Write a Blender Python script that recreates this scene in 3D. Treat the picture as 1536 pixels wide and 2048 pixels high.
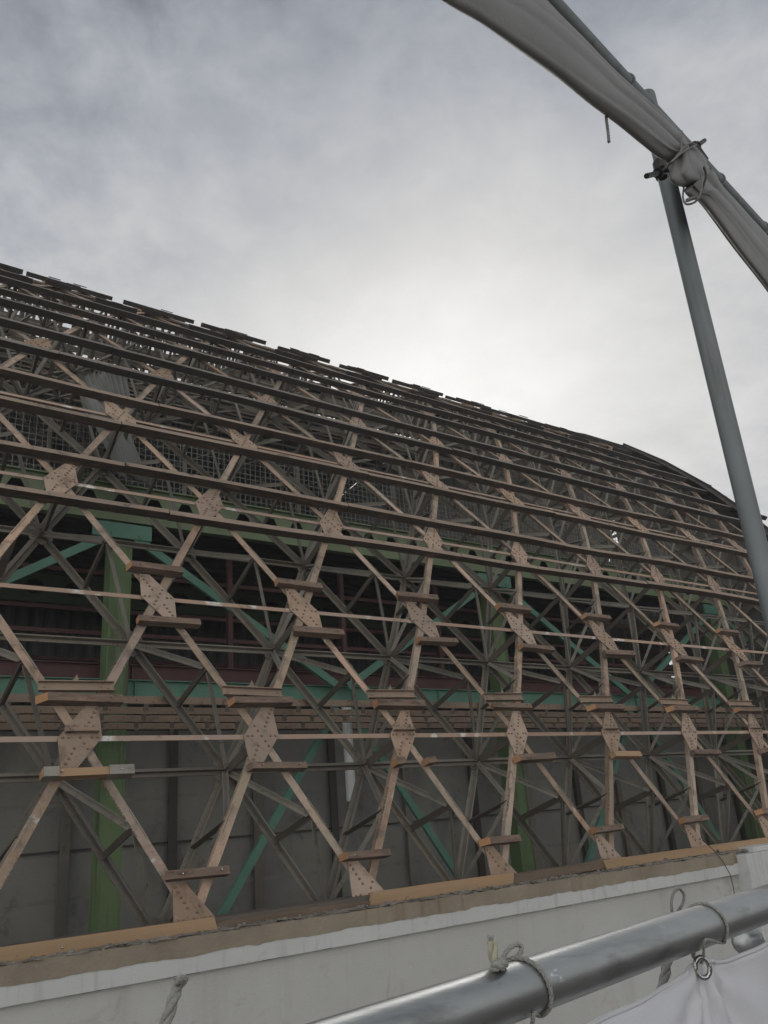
import bpy, bmesh, math, random
from mathutils import Vector, Matrix, noise
random.seed(7)
R_ = math.radians
sc = bpy.context.scene
for o in list(bpy.data.objects): bpy.data.objects.remove(o)
COL = sc.collection

# ------------------------------------------------------------------ camera
S = 2.0                      # one bay of the lattice, metres
CAM = Vector((0, 0, 9.0))
F = 1644.1
RX = Vector((0.81247, -0.57822, -0.07456))
DN = Vector((0.14555, 0.32502, -0.93444))
FW = Vector((0.56454, 0.74835, 0.34822))
cd = bpy.data.cameras.new('camera'); cam = bpy.data.objects.new('camera', cd); COL.objects.link(cam)
m = Matrix((RX, -DN, -FW)).transposed().to_4x4(); m.translation = CAM
cam.matrix_world = m
cd.sensor_fit = 'VERTICAL'; cd.sensor_height = 24; cd.lens = F / 2048 * 24
cd.clip_start = 0.05; cd.clip_end = 2000
sc.camera = cam

def ray(px, py):
    return (RX * ((px - 768) / F) + DN * ((py - 1024) / F) + FW)
def atY(px, py, Y):          # point on the vertical plane Y (in bays) seen at a place of the photo
    d = ray(px, py); return CAM + d * (Y * S / d.y)
def zz(px, py, Y): return atY(px, py, Y).z
def pix(P):
    d = P - CAM; z = d.dot(FW)
    if z <= 0.05: return (-9999, -9999)
    return (768 + F * d.dot(RX) / z, 1024 + F * d.dot(DN) / z)

# ------------------------------------------------------------------ sky, sun, exposure
w = bpy.data.worlds.new('World'); sc.world = w; w.use_nodes = True
nt = w.node_tree; N = nt.nodes; L = nt.links; N.clear()
def nd(t, **k):
    n = N.new(t)
    for a, b in k.items(): setattr(n, a, b)
    return n
out = nd('ShaderNodeOutputWorld'); bg = nd('ShaderNodeBackground'); L.new(bg.outputs[0], out.inputs[0])
SUN = ray(900, 780).normalized()
sky = nd('ShaderNodeTexSky', sky_type='NISHITA'); sky.sun_disc = False
sky.sun_elevation = math.asin(SUN.z); sky.sun_rotation = math.atan2(SUN.x, SUN.y)
tc = nd('ShaderNodeTexCoord')
sep = nd('ShaderNodeSeparateXYZ'); L.new(tc.outputs['Generated'], sep.inputs[0])
def mth(op, a, b=None, c=None):
    n = nd('ShaderNodeMath', operation=op)
    for i, v in enumerate((a, b, c)):
        if v is None: continue
        if isinstance(v, (int, float)): n.inputs[i].default_value = v
        else: L.new(v, n.inputs[i])
    return n.outputs[0]
zc = mth('ADD', mth('MAXIMUM', sep.outputs[2], 0.0), 0.28)
cmb = nd('ShaderNodeCombineXYZ')
L.new(mth('DIVIDE', sep.outputs[0], zc), cmb.inputs[0]); L.new(mth('DIVIDE', sep.outputs[1], zc), cmb.inputs[1])
def nz(scale, det, rough, dist=0.0, off=0.0):
    n = nd('ShaderNodeTexNoise'); n.inputs['Scale'].default_value = scale; n.inputs['Detail'].default_value = det
    n.inputs['Roughness'].default_value = rough; n.inputs['Distortion'].default_value = dist
    mp = nd('ShaderNodeMapping'); mp.inputs['Location'].default_value = (off, off * .7, 0); mp.inputs['Rotation'].default_value = (0, 0, .6)
    mp.inputs['Scale'].default_value = (1, 1.0, 1)
    L.new(cmb.outputs[0], mp.inputs[0]); L.new(mp.outputs[0], n.inputs[0]); return n.outputs['Fac']
def mr(v, a, b, c, d, smooth=True):
    n = nd('ShaderNodeMapRange'); n.interpolation_type = 'SMOOTHSTEP' if smooth else 'LINEAR'
    L.new(v, n.inputs[0])
    for i, x in enumerate((a, b, c, d)): n.inputs[i + 1].default_value = x
    return n.outputs[0]
big = mr(nz(1.3, 3, .5, .2, 3.1), .32, .68, -1, 1)
mid = mr(nz(4.2, 8, .62, .25, 1.7), .32, .68, -1, 1)
fine = mr(nz(11, 8, .62, .3, 5.2), .3, .7, -1, 1)
cl = mth('ADD', mth('ADD', mth('MULTIPLY', big, .05), mth('MULTIPLY', mid, .085)), mth('MULTIPLY', fine, .045))
dot = nd('ShaderNodeVectorMath', operation='DOT_PRODUCT'); L.new(tc.outputs['Generated'], dot.inputs[0]); dot.inputs[1].default_value = SUN
near = mth('MAXIMUM', dot.outputs['Value'], 0.0)
glow = mth('ADD', mth('MULTIPLY', mth('POWER', near, 12.0), .19), mth('MULTIPLY', mth('POWER', near, 45.0), .22))
low = mr(sep.outputs[2], .88, .36, 0, .24)
back = mr(mth('MULTIPLY', dot.outputs['Value'], -1.0), -.25, .75, 0, .85)      # unseen sky behind the camera, brightened to light the front
damp = mr(near, .86, 1.0, 1.0, .35)
val = mth('MAXIMUM', mth('ADD', mth('ADD', mth('ADD', glow, mth('ADD', back, low)), .29), mth('MULTIPLY', cl, damp)), .12)
tint = nd('ShaderNodeMix', data_type='RGBA'); tint.inputs['A'].default_value = (.93, .985, 1.10, 1); tint.inputs['B'].default_value = (1.0, 1.0, .985, 1)
L.new(mr(val, .28, .68, 0, 1), tint.inputs['Factor'])
vm = nd('ShaderNodeVectorMath', operation='SCALE'); L.new(tint.outputs['Result'], vm.inputs[0]); L.new(val, vm.inputs['Scale'])
sk = nd('ShaderNodeVectorMath', operation='SCALE'); L.new(sky.outputs[0], sk.inputs[0]); sk.inputs['Scale'].default_value = .004
ad = nd('ShaderNodeVectorMath', operation='ADD'); L.new(vm.outputs[0], ad.inputs[0]); L.new(sk.outputs[0], ad.inputs[1])
L.new(ad.outputs[0], bg.inputs[0]); bg.inputs[1].default_value = 1.0

sd = bpy.data.lights.new('sun', 'SUN'); sd.energy = .55; sd.angle = R_(25); sd.color = (1, .97, .93)
so = bpy.data.objects.new('sun', sd); COL.objects.link(so); so.rotation_euler = (-SUN).to_track_quat('-Z', 'Y').to_euler()
vs = sc.view_settings; vs.view_transform = 'Standard'; vs.look = 'None'; vs.exposure = 0.0; vs.gamma = 1
sc.render.engine = 'CYCLES'

# ------------------------------------------------------------------ materials
def lin(c): return tuple((x / 255 / 12.92 if x / 255 <= .04045 else ((x / 255 + .055) / 1.055) ** 2.4) for x in c)
def mat(name, c1, c2, scale=3.0, rough=.75, metal=0.0, streak=None, spots=None, bump=.25, bscale=40, stretch=(1, 1, 1), contrast=.25, extra=None, vary=0, rust=None):
    M = bpy.data.materials.new(name); M.use_nodes = True; t = M.node_tree; n = t.nodes; l = t.links
    b = n['Principled BSDF']; b.inputs['Roughness'].default_value = rough; b.inputs['Metallic'].default_value = metal
    co = n.new('ShaderNodeTexCoord'); mp = n.new('ShaderNodeMapping'); mp.inputs['Scale'].default_value = stretch; l.new(co.outputs['Object'], mp.inputs[0])
    def noi(s, d=6, r=.6, src=mp):
        x = n.new('ShaderNodeTexNoise'); x.inputs['Scale'].default_value = s; x.inputs['Detail'].default_value = d; x.inputs['Roughness'].default_value = r
        l.new(src.outputs[0], x.inputs[0]); return x.outputs['Fac']
    def rng(v, a, b_):
        x = n.new('ShaderNodeMapRange'); x.inputs[1].default_value = a; x.inputs[2].default_value = b_; l.new(v, x.inputs[0]); return x.outputs[0]
    def mix(f, A, B):
        x = n.new('ShaderNodeMix'); x.data_type = 'RGBA'; l.new(f, x.inputs['Factor'])
        for s, v in (('A', A), ('B', B)):
            if isinstance(v, tuple): x.inputs[s].default_value = (*v[:3], 1)
            else: l.new(v, x.inputs[s])
        return x.outputs['Result']
    col = mix(rng(noi(scale), .5 - contrast, .5 + contrast), c1, c2)
    if spots:
        c3, s3, a, b_ = spots; col = mix(rng(noi(s3, 8, .7), a, b_), col, c3)
    if streak:
        c4, sv, a, b_ = streak; m2 = n.new('ShaderNodeMapping'); m2.inputs['Scale'].default_value = sv; l.new(co.outputs['Object'], m2.inputs[0])
        col = mix(rng(noi(1.0, 5, .6, m2), a, b_), col, c4)
    if vary:
        oi = n.new('ShaderNodeObjectInfo'); hs = n.new('ShaderNodeHueSaturation')
        v1 = n.new('ShaderNodeMapRange'); l.new(oi.outputs['Random'], v1.inputs[0]); v1.inputs[3].default_value = 1 - vary; v1.inputs[4].default_value = 1 + vary * .6; l.new(v1.outputs[0], hs.inputs['Value'])
        wn = n.new('ShaderNodeTexWhiteNoise'); wn.noise_dimensions = '1D'; l.new(oi.outputs['Random'], wn.inputs['W'])
        v2 = n.new('ShaderNodeMapRange'); l.new(wn.outputs['Value'], v2.inputs[0]); v2.inputs[3].default_value = .82; v2.inputs[4].default_value = 1.1; l.new(v2.outputs[0], hs.inputs['Saturation'])
        l.new(col, hs.inputs['Color']); col = hs.outputs[0]
    if rust:
        for (rc, rs, ra, rb_) in rust:
            m3 = n.new('ShaderNodeTexNoise'); m3.inputs['Scale'].default_value = rs; m3.inputs['Detail'].default_value = 9; m3.inputs['Roughness'].default_value = .75; m3.inputs['Distortion'].default_value = .6
            l.new(co.outputs['Object'], m3.inputs[0]); col = mix(rng(m3.outputs['Fac'], ra, rb_), col, rc)
    l.new(col, b.inputs['Base Color'])
    bp = n.new('ShaderNodeBump'); bp.inputs['Strength'].default_value = bump; bp.inputs['Distance'].default_value = .01
    l.new(noi(bscale, 4, .6), bp.inputs['Height']); l.new(bp.outputs[0], b.inputs['Normal'])
    x = n.new('ShaderNodeMapRange'); l.new(noi(scale * 2.3, 4), x.inputs[0]); x.inputs[3].default_value = max(0, rough - .12); x.inputs[4].default_value = min(1, rough + .12); l.new(x.outputs[0], b.inputs['Roughness'])
    if extra: extra(M, n, l, b, co)
    return M
PINK = mat('faded red lead paint', (.47, .315, .23), (.33, .26, .185), .9, .7, vary=.28, rust=[((.13, .10, .072), 2.2, .52, .66), ((.19, .09, .05), 6, .60, .69), ((.44, .41, .35), 3.4, .60, .67)], spots=((.19, .15, .105), 4, .50, .72), streak=((.60, .54, .47), (7, 7, 7), .66, .71), bump=.4, contrast=.14)
PINK2 = mat('gusset paint', (.42, .29, .21), (.31, .23, .165), 2, .7, spots=((.20, .145, .10), 6, .52, .7), bump=.5, vary=.22, rust=[((.15, .105, .072), 2.8, .53, .67), ((.19, .095, .055), 9, .60, .70), ((.40, .36, .30), 5, .63, .70)])
RIVET = mat('shaded brown rivet head', (.27, .17, .11), (.17, .11, .075), 20, .7)  # brown heads darkened in place of their small shadows
FLAT = mat('chord bar paint', (.41, .265, .195), (.30, .225, .17), 1.5, .65, vary=.2, rust=[((.17, .11, .07), 4, .57, .68)], streak=((.62, .6, .56), (3, 3, 3), .6, .68))
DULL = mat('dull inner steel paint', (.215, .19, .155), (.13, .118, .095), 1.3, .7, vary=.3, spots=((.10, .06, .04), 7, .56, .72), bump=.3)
DUST = mat('dusty grey web steel', (.30, .28, .235), (.18, .165, .14), 1.8, .75, vary=.3, spots=((.12, .08, .055), 8, .55, .72))
DARKST = mat('dark web post steel', (.13, .11, .09), (.09, .075, .06), 2.5, .75)
TIMB = mat('weathered timber', (.085, .06, .045), (.042, .032, .026), 2.0, .9, stretch=(.35, 2, 2), spots=((.30, .17, .11), 6, .55, .75), streak=((.05, .035, .03), (2.5, 14, 14), .55, .66), bump=.8, bscale=30)  # weathered brown, darkened further as shade on the undersides
TIMD = mat('backlit dark timber', (.045, .037, .031), (.024, .02, .017), 2.0, .9, stretch=(.35, 2, 2), spots=((.13, .085, .06), 6, .58, .78), bump=.8, bscale=30)  # darker copy: backlit shade of the upper rows put into the colour
FACE = mat('lit weathered timber face', (.36, .27, .205), (.21, .165, .13), 1.6, .9, stretch=(.5, 3, 3), rust=[((.36, .20, .13), 4, .58, .7), ((.05, .04, .032), 3, .56, .68), ((.42, .38, .33), 7, .66, .74)], bump=.9, bscale=30)  # weathered outward face, lightened as if lit against the undersides
FACED = mat('lit grey weathered timber face', (.24, .215, .19), (.14, .125, .11), 1.6, .9, stretch=(.5, 3, 3), rust=[((.24, .21, .18), 4, .62, .72), ((.03, .026, .022), 3, .56, .68)], bump=.9, bscale=30)  # same for the upper rows: grey face with its lit tone painted in
SAWN = mat('fresh sawn timber', (.42, .22, .105), (.31, .16, .08), 8, .85)
NEWT = mat('new pine board', (.43, .28, .165), (.31, .21, .12), 1.2, .8, stretch=(.3, 4, 4), spots=((.25, .12, .05), 3.0, .66, .72), streak=((.44, .25, .12), (.8, 30, 30), .5, .75), bump=.3)
OLDB = mat('old sill timber', (.20, .145, .10), (.11, .08, .06), 3, .92, stretch=(.4, 3, 3), spots=((.33, .27, .22), 9, .6, .75), bump=.9)
GREEN = mat('green column paint', (.155, .235, .095), (.10, .15, .065), 1.1, .6, streak=((.06, .075, .04), (7, 7, .6), .52, .72), rust=[((.09, .06, .04), 4, .62, .72)])
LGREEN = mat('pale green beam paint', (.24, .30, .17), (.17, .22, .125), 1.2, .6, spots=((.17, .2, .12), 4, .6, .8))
TEAL = mat('teal primer', (.13, .29, .21), (.095, .215, .16), 1.0, .6, spots=((.09, .17, .13), 5, .56, .8))
RED = mat('dark red steel paint', (.11, .036, .037), (.065, .024, .025), 2, .6)
JOIST = mat('brown joist steel', (.33, .235, .165), (.19, .145, .11), 1.2, .75, rust=[((.09, .06, .045), 4, .55, .68)], spots=((.33, .22, .15), 6, .58, .75))
CONC = mat('grey blockwork', (.27, .265, .24), (.175, .17, .155), .7, .9, rust=[((.085, .08, .07), 1.3, .56, .72)], spots=((.26, .25, .23), 2.3, .58, .8), streak=((.11, .105, .095), (1.5, 1.5, .5), .55, .8), bump=.4)
STUD = mat('dark wall stud', (.075, .068, .055), (.05, .045, .038), 3, .8)
PALEJ = mat('pale mortar joint', (.25, .245, .22), (.17, .165, .15), 6, .9)
CLAD = mat('dark old cladding', (.075, .07, .062), (.045, .042, .038), .8, .9, spots=((.09, .08, .068), 3, .6, .8))
CLADG = mat('grey corrugated cladding', (.17, .165, .15), (.11, .108, .10), .7, .8, spots=((.08, .07, .06), 2.5, .55, .75))
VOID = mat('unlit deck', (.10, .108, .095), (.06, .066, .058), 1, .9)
WIRE = mat('galvanised mesh', (.30, .31, .28), (.22, .22, .2), 5, .5, metal=.5)
SHEET = mat('weathered sheet metal', (.22, .22, .20), (.14, .142, .13), 1.6, .6, metal=.15, spots=((.17, .16, .13), 5, .58, .8))
PLAST = mat('white tube plastic', (.62, .64, .62), (.55, .57, .55), 4, .4)
def wallpaint(M, n, l, b, co): pass
WALL = mat('grey render', (.52, .515, .495), (.42, .415, .395), .6, .9, rust=[((.31, .28, .24), 1.5, .60, .74), ((.22, .19, .16), 7, .66, .74)], spots=((.33, .31, .28), 3.0, .60, .8), streak=((.38, .37, .345), (3.0, 3.0, .3), .55, .82), bump=.5, bscale=60)
WHITE = mat('lime washed band', (.58, .585, .57), (.49, .49, .475), .9, .85, rust=[((.38, .36, .32), 2.4, .57, .72)], streak=((.40, .395, .375), (9, 9, 1.2), .54, .78), bump=.4, bscale=50)
BROWN = mat('bare stained concrete edge', (.33, .275, .205), (.20, .165, .125), 1.4, .95, spots=((.40, .36, .30), 8, .62, .8), streak=((.20, .13, .085), (5, 5, .7), .56, .72), bump=1.0, bscale=25)
RUBB = mat('crumbled mortar', (.30, .27, .23), (.10, .085, .07), 5, .95, spots=((.50, .48, .45), 11, .58, .7), bump=1.0)
def galv(M, n, l, b, co): b.inputs['Specular IOR Level'].default_value = .5
GALV = mat('galvanised scaffold tube', (.47, .48, .475), (.29, .30, .295), 5, .36, metal=.9, stretch=(1, 3, 3), spots=((.80, .81, .80), 14, .66, .73), streak=((.17, .175, .17), (5, 34, 34), .52, .74), bump=.035, bscale=90, rust=[((.70, .71, .70), 26, .68, .73), ((.2, .2, .195), 16, .66, .76)], extra=galv)
GALVP = mat('dull galvanised post', (.20, .215, .215), (.155, .17, .17), 5, .55, metal=.45, spots=((.42, .42, .40), 7, .65, .69), streak=((.12, .13, .125), (30, 30, 2), .52, .7), bump=.15)
CLMP = mat('oily coupler steel', (.06, .058, .055), (.035, .033, .03), 30, .5, metal=.6)
STEEL = mat('bright steel', (.5, .5, .48), (.3, .3, .29), 30, .25, metal=1)
def tarpx(tr):
    def f(M, n, l, b, co):
        b.inputs['Subsurface Weight'].default_value = 0
        t = n.new('ShaderNodeBsdfTranslucent'); t.inputs[0].default_value = (.62, .62, .63, 1)
        mx = n.new('ShaderNodeMixShader'); mx.inputs[0].default_value = tr
        o = [q for q in n if q.type == 'OUTPUT_MATERIAL'][0]
        l.new(b.outputs[0], mx.inputs[1]); l.new(t.outputs[0], mx.inputs[2]); l.new(mx.outputs[0], o.inputs[0])
    return f
TARP = mat('white tarpaulin', (.80, .80, .83), (.76, .76, .79), 1.5, .42, bump=.12, bscale=300, extra=tarpx(.25))
TARPR = mat('rolled grey tarpaulin', (.25, .246, .235), (.20, .196, .187), 4, .5, bump=.15, bscale=150, extra=tarpx(.06))
ROPE = mat('white rope', (.62, .61, .57), (.45, .44, .40), 90, .8, bump=.9, bscale=500)
ROPED = mat('grey rope', (.42, .41, .38), (.3, .29, .27), 90, .8, bump=.9, bscale=500)
GAPSH = mat('shaded gap debris', (.06, .05, .042), (.03, .026, .022), 6, .95, rust=[((.20, .18, .155), 9, .62, .7)], bump=1.0)  # debris tone darkened to the shade under the sill boards
GRND = mat('ground earth', (.13, .12, .105), (.09, .085, .075), .3, .95)

# ------------------------------------------------------------------ helpers
class MB:
    def __init__(s): s.v = []; s.f = []; s.mi = []
    def poly(s, vs, fs, mi=0):
        k = len(s.v); s.v += [tuple(p) for p in vs]; s.f += [tuple(i + k for i in q) for q in fs]; s.mi += [mi] * len(fs)
    def extrude(s, ring, vec, mi=0, cap0=None, cap1=None):     # ring of points swept along vec
        n = len(ring); vs = list(ring) + [p + vec for p in ring]
        s.poly(vs, [(i, (i + 1) % n, n + (i + 1) % n, n + i) for i in range(n)], mi)
        s.poly(vs, [tuple(range(n))[::-1]], mi if cap0 is None else cap0)
        s.poly(vs, [tuple(range(n, 2 * n))], mi if cap1 is None else cap1)
    def box(s, c, ax, ay, az, mi=0, cap0=None, cap1=None):      # centre and three half axes
        r = [c - ax - ay - az, c - ax + ay - az, c - ax + ay + az, c - ax - ay + az]
        s.extrude(r, ax * 2, mi, cap0, cap1)
    def abox(s, x0, x1, y0, y1, z0, z1, mi=0):
        s.box(Vector(((x0 + x1) / 2, (y0 + y1) / 2, (z0 + z1) / 2)), Vector((abs(x1 - x0) / 2, 0, 0)), Vector((0, abs(y1 - y0) / 2, 0)), Vector((0, 0, abs(z1 - z0) / 2)), mi)
    def bar(s, A, B, nrm, prof, trim=0.0, mi=0):                # profile of (side, out) points
        d = (B - A).normalized(); n_ = (nrm - d * nrm.dot(d)).normalized(); sd_ = d.cross(n_)
        A2 = A + d * trim; B2 = B - d * trim
        s.extrude([A2 + sd_ * a + n_ * b for a, b in prof], B2 - A2, mi)
    def tube(s, pts, r, seg=8, mi=0, cap=True):
        pts = [Vector(p) for p in pts]; rr = r if isinstance(r, (list, tuple)) else [r] * len(pts)
        k = len(s.v); up = Vector((0, 0, 1)); prev = None
        for i, p in enumerate(pts):
            d = (pts[min(i + 1, len(pts) - 1)] - pts[max(i - 1, 0)]).normalized()
            if prev is None:
                a = d.cross(up if abs(d.dot(up)) < .9 else Vector((1, 0, 0))).normalized()
            else: a = (prev - d * prev.dot(d)).normalized()
            prev = a; b = d.cross(a)
            for j in range(seg):
                t = 2 * math.pi * j / seg; s.v.append(tuple(p + (a * math.cos(t) + b * math.sin(t)) * rr[i]))
        for i in range(len(pts) - 1):
            for j in range(seg):
                s.f.append((k + i * seg + j, k + i * seg + (j + 1) % seg, k + (i + 1) * seg + (j + 1) % seg, k + (i + 1) * seg + j)); s.mi.append(mi)
        if cap:
            s.f.append(tuple(k + j for j in range(seg))[::-1]); s.mi.append(mi)
            s.f.append(tuple(k + (len(pts) - 1) * seg + j for j in range(seg))); s.mi.append(mi)
    def dome(s, c, n_, r, h, mi=0, seg=6):
        n_ = n_.normalized(); a = n_.cross(Vector((1, .3, 0))).normalized(); b = n_.cross(a); k = len(s.v)
        for rr, hh in ((r, 0), (r * .72, h * .72)):
            for j in range(seg):
                t = 2 * math.pi * j / seg; s.v.append(tuple(c + (a * math.cos(t) + b * math.sin(t)) * rr + n_ * hh))
        s.v.append(tuple(c + n_ * h))
        for j in range(seg):
            s.f.append((k + j, k + (j + 1) % seg, k + seg + (j + 1) % seg, k + seg + j)); s.f.append((k + seg + j, k + seg + (j + 1) % seg, k + 2 * seg)); s.mi += [mi, mi]
    def grid(s, P, nu, nv, mi=0):
        k = len(s.v)
        for i in range(nu):
            for j in range(nv): s.v.append(tuple(P(i / (nu - 1), j / (nv - 1))))
        for i in range(nu - 1):
            for j in range(nv - 1):
                s.f.append((k + i * nv + j, k + (i + 1) * nv + j, k + (i + 1) * nv + j + 1, k + i * nv + j + 1)); s.mi.append(mi)
    def merge(s, o):
        k = len(s.v); s.v += o.v; s.f += [tuple(i + k for i in q) for q in o.f]; s.mi += o.mi
    def build(s, name, mats, parent=None, smooth=False, bevel=0, solid=0):
        me = bpy.data.meshes.new(name); me.from_pydata(s.v, [], s.f)
        for q in (mats if isinstance(mats, (list, tuple)) else [mats]): me.materials.append(q)
        me.polygons.foreach_set('material_index', s.mi)
        bm = bmesh.new(); bm.from_mesh(me); bmesh.ops.recalc_face_normals(bm, faces=bm.faces); bm.to_mesh(me); bm.free()
        if smooth: me.polygons.foreach_set('use_smooth', [True] * len(me.polygons))
        o = bpy.data.objects.new(name, me); COL.objects.link(o)
        if parent: o.parent = parent
        if bevel:
            q = o.modifiers.new('b', 'BEVEL'); q.width = bevel; q.segments = 2; q.limit_method = 'ANGLE'
        if solid:
            q = o.modifiers.new('s', 'SOLIDIFY'); q.thickness = solid
        return o
def tag(o, label, cat, group=None):
    o['label'] = label; o['category'] = cat
    if group: o['group'] = group
    return o
def thing(name, label, cat, loc=(0, 0, 0), group=None):
    o = bpy.data.objects.new(name, None); COL.objects.link(o); o.location = loc; o.empty_display_size = .2
    return tag(o, label, cat, group)
def fixparent(parent):       # meshes were built in world coordinates: keep them there below a moved empty
    inv = Matrix.Translation(-Vector(parent.location))
    for c in parent.children: c.matrix_parent_inverse = inv
def struct(o): o['kind'] = 'structure'; return o
ORD = ['first', 'second', 'third', 'fourth', 'fifth', 'sixth', 'seventh', 'eighth', 'ninth', 'tenth', 'eleventh', 'twelfth', 'thirteenth']

# ------------------------------------------------------------------ the vault: one cylinder of lattice
CY, CZ, RAD = 14.514 * S, -2.8507 * S + CAM.z, 10.763 * S
TH0, DTH = R_(18.047), .895 / 10.763
XEND = 11.0 * S
DEP = .475 * S
def row(k): return TH0 + DTH * k
def sp(x, th, n=0.0):
    r = RAD + n; return Vector((x, CY - r * math.cos(th), CZ + r * math.sin(th)))
def nrm(th): return Vector((0, -math.cos(th), math.sin(th)))
def vup(th): return Vector((0, math.sin(th), math.cos(th)))
def nodex(k, j): return (1.237 + (.5 if k % 2 else 0) + j) * S
KT = 26
LROW = {k: [j for j in range(-2, 12) if -.9 * S < nodex(k, j) < XEND - .1] for k in range(-2, KT)}

frame = thing('lattice_vault', 'riveted steel lattice vault with pinkish outer bars and diamond shaped gusset plates', 'vault frame', sp(0, row(-1)))
parts = {}
def addpart(kind, mb, A, B, mt):
    a, b = pix(A), pix(B); mx, my = (a[0] + b[0]) / 2, (a[1] + b[1]) / 2
    dist = ((A + B) / 2 - CAM).length
    vis = -60 < mx < 1596 and -60 < my < 2100
    parts.setdefault(kind, []).append(((1000 / dist if vis else 0), mb, mt))
def Lp(w_, h, t=.012, o=0.0): return [(-w_ / 2, o), (w_ / 2, o), (w_ / 2, o - t), (-w_ / 2 + t, o - t), (-w_ / 2 + t, o - h), (-w_ / 2, o - h)]
def Tp(w_, h, t=.014, o=0.0):    # flange inside, stem towards the outside
    return [(-w_ / 2, o), (w_ / 2, o), (w_ / 2, o + t), (t / 2, o + t), (t / 2, o + h), (-t / 2, o + h), (-t / 2, o + t), (-w_ / 2, o + t)]
def Rp(w_, t, o=0.0): return [(-w_ / 2, o), (w_ / 2, o), (w_ / 2, o - t), (-w_ / 2, o - t)]
rnd = random.Random(3)
def gusset(k, x, scale=1.0, n0=.003):
    mb = MB(); th = row(k); N_ = nrm(th); U = Vector((1, 0, 0)); V = vup(th); s_ = 1 if k % 2 == 0 else -1
    q = scale * rnd.uniform(.96, 1.05)
    P = [(-.105, 0), (s_ * .065 - .03, .172), (s_ * .065 + .03, .172), (.105, 0), (-s_ * .065 + .03, -.172), (-s_ * .065 - .03, -.172)]
    c = sp(x, th, n0)
    ring = [c + U * (a * S * q) + V * (b * S * q) for a, b in P]
    mb.extrude(ring, N_ * .012)
    riv = [(a, 0) for a in (-.083, -.055, .055, .083)]
    riv += [(s_ * .5 * v / .895, v) for v in (.055, .08, .105, .13, .153, -.055, -.08, -.105, -.13, -.153)]
    riv += [(-s_ * .5 * v / .895, v) for v in (.03, .058, 0, -.03, -.058)]
    for a, b in riv: mb.dome(c + U * (a * S * q) + V * (b * S * q) + N_ * .012, N_, .0165, .016, 1)
    return mb, c
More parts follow.
